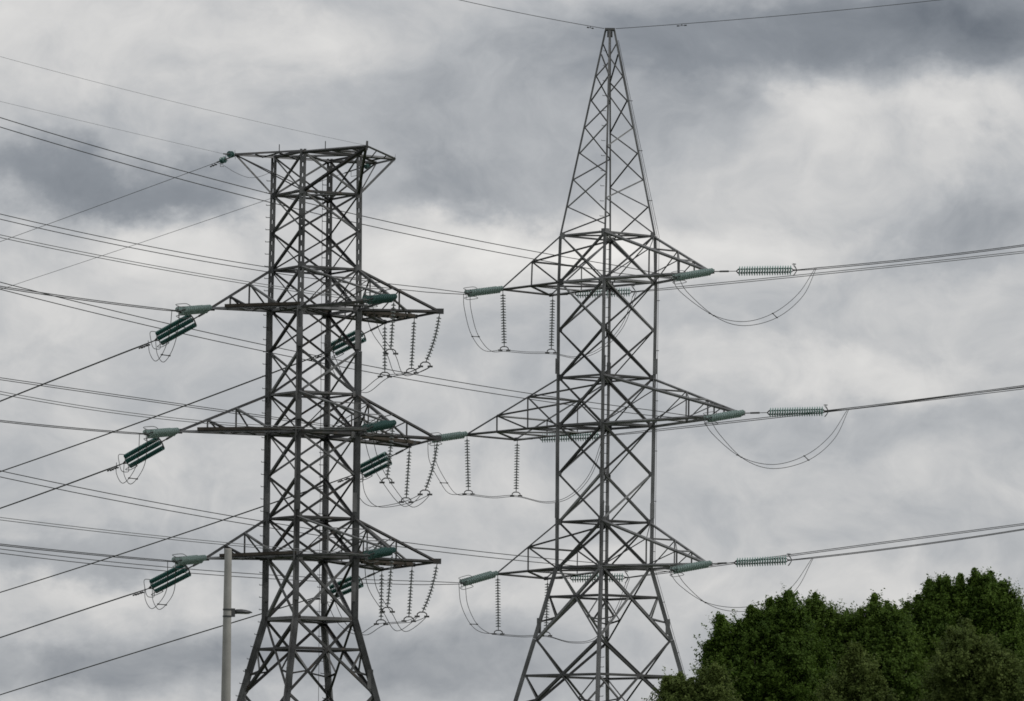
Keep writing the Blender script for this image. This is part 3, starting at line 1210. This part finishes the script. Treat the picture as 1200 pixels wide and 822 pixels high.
# left tower: toward the camera (left, rising) and away (left, falling)
TOW_L = {1: ((0, 336.5), (104, 352)), 2: ((0, 493.6), (88, 502.5)), 3: ((0, 638.5), (100, 649))}
AWY_L = {1: ((0, 470.5), (90, 435)), 2: ((0, 596), (70, 571)), 3: ((0, 747.5), (87, 718.5))}
TOW_A = {1: ((0, 277), (200, 316.5)), 2: ((0, 460.5), (200, 491)), 3: ((0, 608), (200, 631))}
AWY_B = {1: ((0, 553), (160, 496.5)), 2: ((0, 694.5), (160, 643.5)), 3: ((0, 814.5), (160, 764.5))}
for i in (1, 2, 3):
    span(ENDS['Lp%d' % i], TOW_L[i][0], -3.0, "wire pair rising gently left from pale insulator of flat-topped tower's %s left arm" % LEVEL[i], mid=TOW_L[i][1], dv=1.2, sep=.12)
    span(ENDS['Ld%d' % i], AWY_L[i][0], 3.0, "wire pair dropping left from dark green insulator of flat-topped tower's %s left arm" % LEVEL[i],
         mid=AWY_L[i][1], dv=0.6, dampers=(1.2, 2.1), sep=.14, r=.018, reach=2.4)
    span(ENDS['La%d' % i], TOW_A[i][0], -2.2, "faint wire pair crossing to left edge from right side of flat-topped tower's %s arm" % LEVEL[i],
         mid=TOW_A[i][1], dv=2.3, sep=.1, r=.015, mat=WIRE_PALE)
    span(ENDS['Lb%d' % i], AWY_B[i][0], 3.0, "wire pair dropping left behind flat-topped tower from under its %s right arm" % LEVEL[i],
         mid=AWY_B[i][1], dv=0.6, dampers=(1.6, 2.6), sep=.14, r=.018, reach=2.2)
# right tower
TOW_R1 = {1: ((0, 254), (313, 316)), 2: ((0, 444), (320, 490)), 3: ((0, 646), (305, 675.5))}
TOW_RP = {1: ((0, 143.5), (313, 231.5)), 2: ((0, 335), (311, 408.5)), 3: ((0, 555.5), (306, 614))}
RGT_2 = {1: ((1200, 295.5), (980, 319)), 2: ((1200, 455), (900, 490)), 3: ((1200, 614.5), (1000, 641))}
RGT_R = {1: ((1200, 287.8), (1060, 305)), 2: ((1200, 452.5), (1080, 468.5)), 3: ((1200, 620.5), (1060, 641))}
for i in (1, 2, 3):
    span(ENDS['R1%d' % i], TOW_R1[i][0], -1.3, "wire pair running left behind flat-topped tower from left tip of pointed tower's %s arm" % LEVEL[i],
         mid=TOW_R1[i][1], sep=.2, dv={1: 4.5, 2: 1.5, 3: 4.0}[i])
    span(ENDS['Rp%d' % i], TOW_RP[i][0], -1.3, "wire pair running far left behind both towers from pointed tower's %s right arm" % LEVEL[i],
         mid=TOW_RP[i][1], dv={1: 7, 2: 5, 3: 4.5}[i])
    span(ENDS['R2%d' % i], RGT_2[i][0], .15, "wire pair running right from behind pointed tower's body under its %s arm" % LEVEL[i],
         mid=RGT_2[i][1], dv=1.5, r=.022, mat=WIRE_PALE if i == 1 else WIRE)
    span(ENDS['Rr%d' % i], RGT_R[i][0], .15, "wire pair running right from pale disc row at tip of pointed tower's %s arm" % LEVEL[i],
         mid=RGT_R[i][1], dv=1.0, r=.022)

# earth wires
ek = dict(name='earth_wire', pair=False, cat='earth wire', group='thin earth wires')
EW_L1 = P(262, 180.5, E_L.y - .8)
EW_L2 = P(254, 190.5, E_L.y + .9)
EW_B = P(404, 203, E_B.y + 1.2)
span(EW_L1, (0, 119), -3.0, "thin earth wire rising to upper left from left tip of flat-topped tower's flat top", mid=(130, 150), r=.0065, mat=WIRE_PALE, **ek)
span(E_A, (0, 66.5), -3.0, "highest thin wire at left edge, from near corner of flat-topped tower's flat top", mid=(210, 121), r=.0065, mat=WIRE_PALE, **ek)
span(EW_L2, (0, 283.5), 3.0, "thin earth wire dropping left from green discs at left tip of flat top", mid=(130, 236), r=.012, dampers=(.3, .75), **ek)
span(EW_B, (0, 339.5), 3.0, "thin earth wire dropping left from single green disc behind flat-topped tower's top right corner", mid=(170, 283), r=.011, **ek)
PK = Vector((cR.x, cR.y, z_peak + .1))
span(PK + Vector((-.3, 0, 0)), (538, 0), -1.3, "thin earth wire rising left from the very peak of pointed tower", mid=(620, 17.5), r=.016, dampers=(1.2,), reach=4, **ek)
span(PK + Vector((.3, 0, 0)), (1102, 0), .15, "thin earth wire rising right from the very peak of pointed tower", mid=(900, 20), r=.016, dampers=(3.5,), reach=2, **ek)


def disc_pair(a, b, label, n=2, t0=.2):
    root = thing('earth_insulator', a, label, 'insulator', 'small earth wire insulators')
    d = (b - a).normalized()
    mb = MB()
    L = (b - a).length
    disc_string(mb, [lerp(a, b, t0), lerp(a, b, t0) + d * (.17 * n)], .15, pitch=.17, k=14)
    mb.build('glass_disc', [GLASS_TEAL, FITTING], root)
    hw = MB()
    hw.tube([a, lerp(a, b, t0 + .05)], .025, 6)
    hw.tube([lerp(a, b, t0) + d * (.17 * n), b], .03, 6)
    hw.tube([lerp(a, b, .8), lerp(a, b, .8) + Vector((0, 0, -.25)), lerp(a, b, .6) + Vector((0, 0, -.3))], .012, 5)
    hw.build('clevis', FITTING, root)


disc_pair(E_L, EW_L1, "upper of two small green glass disc clusters at left tip of flat-topped tower's top", 2)
disc_pair(E_L + Vector((0, .05, -.05)), EW_L2, "lower of two small green glass disc clusters at left tip of flat-topped tower's top", 2, .5)
disc_pair(E_B, EW_B, "small green glass discs beneath right side of flat-topped tower's top", 2)


# ------------------------------------------------------------------ jumpers
def jumper(points, label, off, spacers=(), r=.015, mat=WIRE):
    root = thing('jumper_cable', points[0], label, 'jumper cable', 'jumper loops')
    o0 = off if isinstance(off, list) else [off] * len(points)
    sides = []
    for s in (-.5, .5):
        pts = spline([p + o * s for p, o in zip(points, o0)], 9)
        sides.append(pts)
        mb = MB()
        mb.tube(pts, r, 6)
        mb.build('wire', mat, root, smooth=True)
    for k in spacers:
        mb = MB()
        i = int(k * (len(sides[0]) - 1))
        a, b = sides[0][i], sides[1][i]
        mb.tube([a, b], .022, 6)
        for c in (a, b):
            mb.tube([c - Vector((.05, 0, 0)), c + Vector((.05, 0, 0))], .035, 6)
        mb.build('spacer', FITTING, root)


def PX(pts, Y0, Y1):
    n = len(pts)
    return [P(x, y, Y0 + (Y1 - Y0) * i / (n - 1)) for i, (x, y) in enumerate(pts)]


# left tower, left loops (two short drops and a hanging loop)
LOOP = {1: [(206, 364), (203, 392), (196, 413), (187, 424), (180, 415), (178, 400)],
        2: [(168, 510), (166, 540), (158, 558), (148, 567), (141, 556), (141, 543)],
        3: [(201, 658.5), (200, 690), (192, 706), (182, 714), (175, 704), (174, 690)]}
for i in (1, 2, 3):
    jumper(PX(LOOP[i], ENDS['Lp%d' % i].y, ENDS['Ld%d' % i].y), "small open wire loop under dark green insulator left of flat-topped tower's %s arm" % LEVEL[i],
           Vector((.32, .25, -.02)), spacers=(.45,))
for i in (1, 2, 3):
    A, B, T = ENDS['La%d' % i], ENDS['Lb%d' % i], HPOS[(i, 'T')]
    dn = Vector((0, 0, -.12))
    o = Vector((.36, .1, -.02))
    h = {k: v + dn for (ii, k), v in HPOS.items() if ii == i}
    lowx, lowy = {1: (470, 440), 2: (478, 594), 3: (470, 740)}[i]
    midx, midy = {1: (440, 388), 2: (438, 537), 3: (436, 688)}[i]
    ex, ey = {1: (424, 460), 2: (440, 594), 3: (423, 744)}[i]
    e2x, e2y = {1: (401, 445), 2: (424, 580), 3: (400, 730)}[i]
    pts = [A, P(midx, midy, lerp(A, h['A'], .55).y), h['A'], P(lowx, lowy, lerp(h['A'], h['T'], .45).y), h['T']]
    if 'C' in h:
        pts.append(h['C'])
    pts += [h['B'], P(ex, ey, lerp(h['B'], B, .4).y), P(e2x, e2y, lerp(h['B'], B, .75).y), B]
    jumper(pts, "long jumper held by thin disc strings under right side of flat-topped tower's %s arm" % LEVEL[i], o, spacers=())
# right tower, left jumpers
JR = {1: ([(548, 362), (556, 392), (571, 411)], [(618, 413.5)], [(676, 419), (704, 409), (729, 383)]),
      2: ([(507, 540), (519, 564), (531, 579)], [(577, 583)], [(640, 589), (668, 582), (692, 556)]),
      3: ([(544, 708), (554, 730), (567, 741)], [(612, 746)], [(670, 753), (699, 748), (722, 716)])}
for i in (1, 2, 3):
    s, m, e = JR[i]
    a, b, h1, h2 = ENDS['R1%d' % i], ENDS['R2%d' % i], HPOS[(i, 'T1')] + Vector((0, 0, -.12)), HPOS[(i, 'T2')] + Vector((0, 0, -.12))
    pts = [a] + [P(x, y, a.y + (h1.y - a.y) * (k + 1) / 4) for k, (x, y) in enumerate(s)] + [h1]
    pts += [P(*m[0], (h1.y + h2.y) / 2), h2] + [P(x, y, h2.y + (b.y - h2.y) * (k + 1) / 4) for k, (x, y) in enumerate(e)] + [b]
    o_a, o_b = Vector((.34, .1, 0)), Vector((.1, .35, -.05))
    offs = [o_a] * 4 + [o_b] * (len(pts) - 4)
    jumper(pts, "jumper slung below two upright disc strings left of pointed tower's %s arm" % LEVEL[i], offs, spacers=(.22,))
JA = {1: [(803, 344), (838, 371), (872, 379.5), (908, 370), (938, 346), (956, 314.5)],
      2: [(840, 510), (870, 537), (906, 547), (945, 537), (975, 513), (994, 480)],
      3: [(800, 686), (828, 707), (862, 714.5), (900, 709), (930, 690), (952, 655)]}
for i in (1, 2, 3):
    a, b = ENDS['Rp%d' % i], ENDS['Rr%d' % i]
    pts = [a] + [P(x, y, a.y + (b.y - a.y) * (k + 1) / 6) for k, (x, y) in enumerate(JA[i])]
    jumper(pts, {1: "wide jumper loop hanging clear to the right of pointed tower's top arm",
                 2: "wide jumper loop hanging clear to the right of pointed tower's middle arm",
                 3: "wide jumper loop dipping behind the treetops from pointed tower's lowest arm"}[i],
           [Vector((.36, .1, .02)), Vector((.34, .1, 0)), Vector((.2, .1, -.12)), Vector((.05, .1, -.2)), Vector((.22, .1, -.2)), Vector((.25, .1, -.1)), Vector((.06, .06, 0))],
           spacers=(.32, .68))
# thin jumper of the earth wire
mb = MB()
mb.tube(spline([EW_L2, P(262, 194, E_L.y + .7), P(275, 202, E_L.y + .5), P(290, 208, E_L.y + .3), P(303, 207.5, E_L.y + .2), P(318, 202, E_L.y + .6)], 8), .009, 5)
o = mb.build('earth_jumper', WIRE, None, smooth=True, loc=EW_L2)
o['label'] = 'hair-thin slack lead curving from green discs to left leg of flat top'
o['category'] = 'jumper cable'
o['group'] = 'jumper loops'

# ------------------------------------------------------------------ street lamp
Y_S = 150.0
lt = P(267.5, 643, Y_S)
rootS = thing('street_lamp', Vector((lt.x, lt.y, 0)), 'pale grey concrete street lamp pole with a small dark lamp head on its side', 'street lamp')
mb = MB()
kS = Y_S / F
mb.tube([Vector((lt.x, lt.y, z)) for z in (-.2, 1.5, 4.0, lt.z - 3.5, lt.z - .03, lt.z)],
        [.165, .15, .128, 5.6 * kS, 4.2 * kS, 3.7 * kS], 24)
mb.build('pole', CONCRETE, rootS, smooth=True)
zc = P(268, 718, Y_S).z
for dz in (.07, -.09):
    mb = MB()
    rr = 5.35 * kS
    mb.tube([Vector((lt.x, lt.y, zc + dz - .018)), Vector((lt.x, lt.y, zc + dz + .018))], rr, 24)
    mb.build('band', LAMP, rootS, smooth=False)
mb = MB()
ax = Vector((1, .55, 0)).normalized()
c0 = Vector((lt.x, lt.y, zc)) + ax * (4.6 * kS)
mb.box(c0 + ax * .04, ax * .05, ax.cross(Vector((0, 0, 1))) * .05, Vector((0, 0, .10)))
mb.tube([c0 + ax * .02, c0 + ax * .16], .032, 10)
mb.build('bracket', LAMP, rootS)
mb = MB()
sd = ax.cross(Vector((0, 0, 1)))
n0 = 0
secs = [(.10, .05, .05), (.15, .11, .072), (.26, .15, .078), (.38, .15, .066), (.48, .12, .045), (.545, .05, .018)]
for (t, w, h) in secs:
    c = c0 + ax * t + Vector((0, 0, .012))
    for q in range(14):
        an = 2 * math.pi * q / 14
        zz = math.sin(an) * h
        if zz < 0:
            zz *= .45
        mb.v.append(c + sd * (math.cos(an) * w) + Vector((0, 0, zz)))
for i in range(len(secs) - 1):
    for q in range(14):
        a = i * 14 + q
        b = i * 14 + (q + 1) % 14
        mb.f.append((a, b, b + 14, a + 14))
        mb.m.append(0)
mb.f.append(tuple(range(14))[::-1])
mb.m.append(0)
mb.f.append(tuple(range((len(secs) - 1) * 14, len(secs) * 14)))
mb.m.append(0)
hd = mb.build('lamp_head', LAMP, rootS, smooth=True)
mb = MB()
c = c0 + ax * .33 + Vector((0, 0, -.016))
mb.box(c, ax * .12, sd * .09, Vector((0, 0, .006)))
mb.build('lens', LENS, hd)


# ------------------------------------------------------------------ trees
def leaves_object(name, root, lobes, n_shoots, leaf, mat, spires=(), lean=.36, shoot=(.30, .80), leaf_per=24, spread_top=1.0):
    """crown: upright leafy shoots spread through the lobes (centre, rx, ry, rz)"""
    org = np.array(origin_of(root))
    C = np.array([list(l[0]) for l in lobes])
    R = np.array([l[1:4] for l in lobes])
    vol = (R[:, 0] * R[:, 2]) ** .72
    spire_len = []
    per = 12                                            # shoots in a bunch
    nb = n_shoots // per
    pick = rng.choice(len(lobes), nb, p=vol / vol.sum())
    ub = rng.normal(size=(nb, 3))
    ub /= np.linalg.norm(ub, axis=1)[:, None]
    rad = rng.uniform(0.12, 1.0, nb) ** .38
    cb = C[pick] + ub * R[pick] * rad[:, None] * .92
    db = ub * np.array([.8, .8, .45]) + np.array([0, 0, .85])
    sb = rng.uniform(.7, 1.3, nb)
    tb = rng.uniform(0, 1, nb)
    u = np.repeat(ub, per, axis=0)
    base = np.repeat(cb, per, axis=0) + rng.normal(size=(nb * per, 3)) * .07
    dirs = np.repeat(db, per, axis=0) + rng.normal(size=(nb * per, 3)) * lean
    dirs[:, 2] = np.where(u[:, 2] < -.3, dirs[:, 2] * .4, dirs[:, 2])
    dirs /= np.linalg.norm(dirs, axis=1)[:, None]
    for (b_, t_, w_) in spires:
        m_ = 60
        tt = rng.uniform(0, 1, m_) ** .8
        b0, t0 = np.array(b_), np.array(t_)
        base = np.vstack([base, b0 + (t0 - b0) * tt[:, None]])
        an = rng.uniform(0, 2 * np.pi, m_)
        hor = np.stack([np.cos(an), np.sin(an), np.zeros(m_)], 1)
        dv_ = hor * .7 + np.array([0, 0, 1.1])
        dv_ /= np.linalg.norm(dv_, axis=1)[:, None]
        dirs = np.vstack([dirs, dv_])
        u = np.vstack([u, hor])
        spire_len.append(w_ * (1.0 - tt) + .09)
    ns = len(base)
    ln = rng.uniform(shoot[0], shoot[1], nb * per) * np.repeat(sb, per)
    ln = np.concatenate([ln] + spire_len)
    tone_b = np.concatenate([np.repeat(tb, per), rng.uniform(.3, 1, ns - nb * per)])
    t = rng.uniform(0, 1, (ns, leaf_per)) ** .8
    pos = base[:, None, :] + dirs[:, None, :] * (t * ln[:, None])[:, :, None]
    pos = pos + rng.normal(size=pos.shape) * (.085 * (1.03 - t))[:, :, None]
    pos = pos.reshape(-1, 3)
    lobe_tone = rng.uniform(0, 1, len(lobes))
    lt_ = np.concatenate([np.repeat(lobe_tone[pick], per), rng.uniform(.5, 1, ns - nb * per)])
    tone = (lt_ * .28 + tone_b * .30 + rng.uniform(0, 1, ns) * .22)[:, None] + rng.uniform(0, .2, (ns, leaf_per))
    tone = tone.reshape(-1)
    n = len(pos)
    face = u * np.array([.75, .75, .55]) + np.array([0, 0, .75])      # leaves turn their faces outward and up
    nn = np.repeat(face, leaf_per, axis=0) + rng.normal(size=(n, 3)) * .5
    nn /= np.linalg.norm(nn, axis=1)[:, None]
    d = np.repeat(dirs, leaf_per, axis=0) * .6 + rng.normal(size=(n, 3)) * .75
    d -= nn * np.sum(d * nn, axis=1)[:, None]
    d /= np.linalg.norm(d, axis=1)[:, None]
    s = np.cross(nn, d)
    L = (leaf * rng.uniform(.6, 1.35, n))[:, None]
    v = np.empty((n, 4, 3))
    v[:, 0] = pos
    v[:, 1] = pos + d * L * .5 + s * L * .32 + nn * L * .08
    v[:, 2] = pos + d * L
    v[:, 3] = pos + d * L * .5 - s * L * .32 + nn * L * .08
    v = v.reshape(-1, 3) - org
    me = bpy.data.meshes.new(name)
    me.vertices.add(n * 4)
    me.vertices.foreach_set('co', v.ravel())
    me.loops.add(n * 4)
    me.loops.foreach_set('vertex_index', np.arange(n * 4, dtype=np.int32))
    me.polygons.add(n)
    me.polygons.foreach_set('loop_start', np.arange(0, n * 4, 4, dtype=np.int32))
    me.polygons.foreach_set('loop_total', np.full(n, 4, dtype=np.int32))
    me.materials.append(mat)
    me.update(calc_edges=True)
    at = me.attributes.new('tone', 'FLOAT', 'FACE')
    at.data.foreach_set('value', tone.astype(np.float32))
    o = bpy.data.objects.new(name, me)
    col.objects.link(o)
    o.parent = root
    return base, dirs, ln


def tree(label, Y, base_px, lobes_px, n_shoots, leaf, mat, **kw):
    """lobes_px: (px, py, rx px, rz px, depth offset m)"""
    k = Y / F
    lobes = []
    for (x, y, rx, rz, dy) in lobes_px:
        if rx > 13.5:           # the body of the crown sits behind and below its plumes
            rx, rz, y, dy = rx * .95, rz * .93, y + 3, dy + .7
        c = P(x, y, Y + dy)
        lobes.append((c, rx * k, max(rx, rz * .8) * k * .95, rz * k))
    b = P(base_px, 900, Y)
    root = thing('leafy_tree', Vector((b.x, b.y, 0)), label, 'tree', 'trees at the lower right')
    spires = []
    for (x, y, rx, rz, dy) in lobes_px:
        if rz == 14:            # the tip of a tuft: leaders stand up from it
            for j in range(4):
                xx = x + random.uniform(-1.6, 1.6) * rx * (j > 0)
                lo = random.uniform(0, 10)
                q = P(xx, y + 12 + lo, Y + dy + random.uniform(-.3, .3))
                e = P(xx + random.uniform(-3, 3), y - 29 + lo * 1.3 * (j > 0) + random.uniform(0, 8), Y + dy + random.uniform(-.3, .3))
                spires.append((q, e, .30))
    base, dirs, ln = leaves_object('crown', root, lobes, n_shoots, leaf, mat, spires=spires, **kw)
    mb = MB()
    zt = max(c.z for c, *_ in lobes)
    z0 = min(c.z for c, *_ in lobes)
    cx = sum(c.x for c, *_ in lobes) / len(lobes)
    cy = sum(c.y for c, *_ in lobes) / len(lobes)
    rt = .05 + .016 * zt
    fork = Vector((lerp(b.x, cx, .5), lerp(b.y, cy, .5), z0 * .55))
    mb.tube([Vector((b.x, b.y, -.2)), Vector((b.x, b.y, .3)), lerp(Vector((b.x, b.y, 0)), fork, .5) + Vector((.08, .05, 0)), fork],
            [rt * 1.5, rt * 1.1, rt * .95, rt * .8], 10)
    for c, rx, ry, rz in lobes:
        m = lerp(fork, c, .5) + Vector((random.uniform(-.2, .2), random.uniform(-.2, .2), .1))
        tip = c + Vector((0, 0, rz * .3))
        mb.tube([fork - Vector((0, 0, .1)), m, c, tip], [rt * .45, rt * .28, min(rt * .1, .02), .008], 7)
        for _ in range(5):
            s = lerp(m, c, random.uniform(0, 1))
            e = c + Vector((random.uniform(-1, 1) * rx * .8, random.uniform(-1, 1) * ry * .8, random.uniform(-.2, .8) * rz))
            mb.tube([s, lerp(s, e, .5) + Vector((0, 0, .1)), e], [rt * .16, rt * .1, .008], 5)
    mb.build('trunk', BARK, root, smooth=True)


def tufts(*tops):
    """narrow pointed lobes given by their tips (px, py, half width)"""
    out = []
    for x, y, w in tops:
        out += [(x, y + 27, w * .45, 14, 0), (x + .1 * w, y + 46, w * .9, 22, 0), (x + .2 * w, y + 84, w * 1.15, 30, -.35)]
    return out


tree('broad dark tree topped by three pointed tufts, left end of the tall row', 238, 905,
     tufts((834, 752, 8), (846, 722, 9), (868, 727, 10), (886, 712, 11), (905, 699, 11), (925, 696, 10), (936, 716, 9))
     + [(872, 792, 26, 44, .6), (905, 778, 34, 46, 0), (850, 800, 16, 36, 0), (905, 825, 50, 50, -.5), (940, 790, 26, 50, .5), (865, 860, 44, 55, 0), (940, 865, 50, 60, 0)],
     15000, .090, LEAF_DARK)
tree('mid green tree with a lower even top, between the three-tufted tree and the tallest tree', 243, 1000,
     tufts((955, 698, 9), (976, 711, 10), (992, 716, 9), (1008, 715, 10), (1024, 701, 9), (1040, 707, 10), (1056, 716, 9))
     + [(978, 790, 34, 46, 0), (1030, 785, 34, 46, .2), (1000, 820, 50, 55, -.3), (1060, 805, 36, 55, .4), (970, 865, 50, 60, 0), (1050, 870, 50, 60, 0)],
     15000, .090, LEAF_MID)
tree('tallest tree of the group, dense dark rounded crown near the right frame edge', 246, 1130,
     tufts((1064, 709, 9), (1078, 698, 10), (1092, 680, 11), (1103, 673, 11), (1124, 676, 13), (1142, 671, 12), (1158, 671, 12), (1173, 678, 11), (1186, 696, 9))
     + [(1085, 752, 20, 36, 0), (1124, 735, 44, 42, .2), (1160, 735, 30, 40, 0), (1130, 775, 55, 48, -.4), (1098, 800, 42, 50, 0), (1168, 785, 30, 55, .3), (1130, 855, 60, 60, 0)],
     17000, .090, LEAF_DARK)
tree('small dark tree cut off by right frame edge, behind the tallest one', 250, 1225,
     tufts((1197, 729, 9), (1212, 718, 11), (1230, 708, 12), (1248, 716, 12)) + [(1215, 800, 30, 50, 0), (1240, 790, 34, 50, 0), (1230, 860, 50, 60, 0)],
     6400, .090, LEAF_DARK)
tree('pale olive bushy tree standing in front of the tallest tree, at right edge', 226, 1145,
     tufts((1112, 738, 12), (1132, 731, 12), (1158, 748, 12), (1182, 764, 12)) + [(1128, 790, 24, 34, 0), (1155, 800, 28, 36, -.2), (1182, 815, 24, 36, .2),
      (1112, 825, 26, 38, 0), (1150, 850, 50, 50, 0), (1197, 860, 30, 45, 0)],
     10000, .084, LEAF_OLIVE)
tree('yellowish green sapling with loose upright shoots in front of the middle of the row', 229, 1005,
     tufts((1002, 752, 7), (990, 768, 7), (1014, 772, 7), (975, 792, 8), (1030, 795, 8)) + [(1003, 825, 22, 34, 0), (985, 845, 20, 30, .1), (1022, 845, 18, 30, -.1), (1004, 870, 36, 40, 0)],
     4200, .084, LEAF_OLIVE)
tree("low pale olive bushy tree beside pointed tower's right foot, leftmost of all trees", 222, 812,
     tufts((783, 792, 7), (795, 790, 7), (808, 799, 7), (824, 784, 8), (839, 780, 8)) + [(790, 846, 15, 20, 0), (817, 846, 22, 26, .2), (840, 842, 14, 28, 0), (815, 872, 42, 32, 0)],
     6200, .084, LEAF_OLIVE)
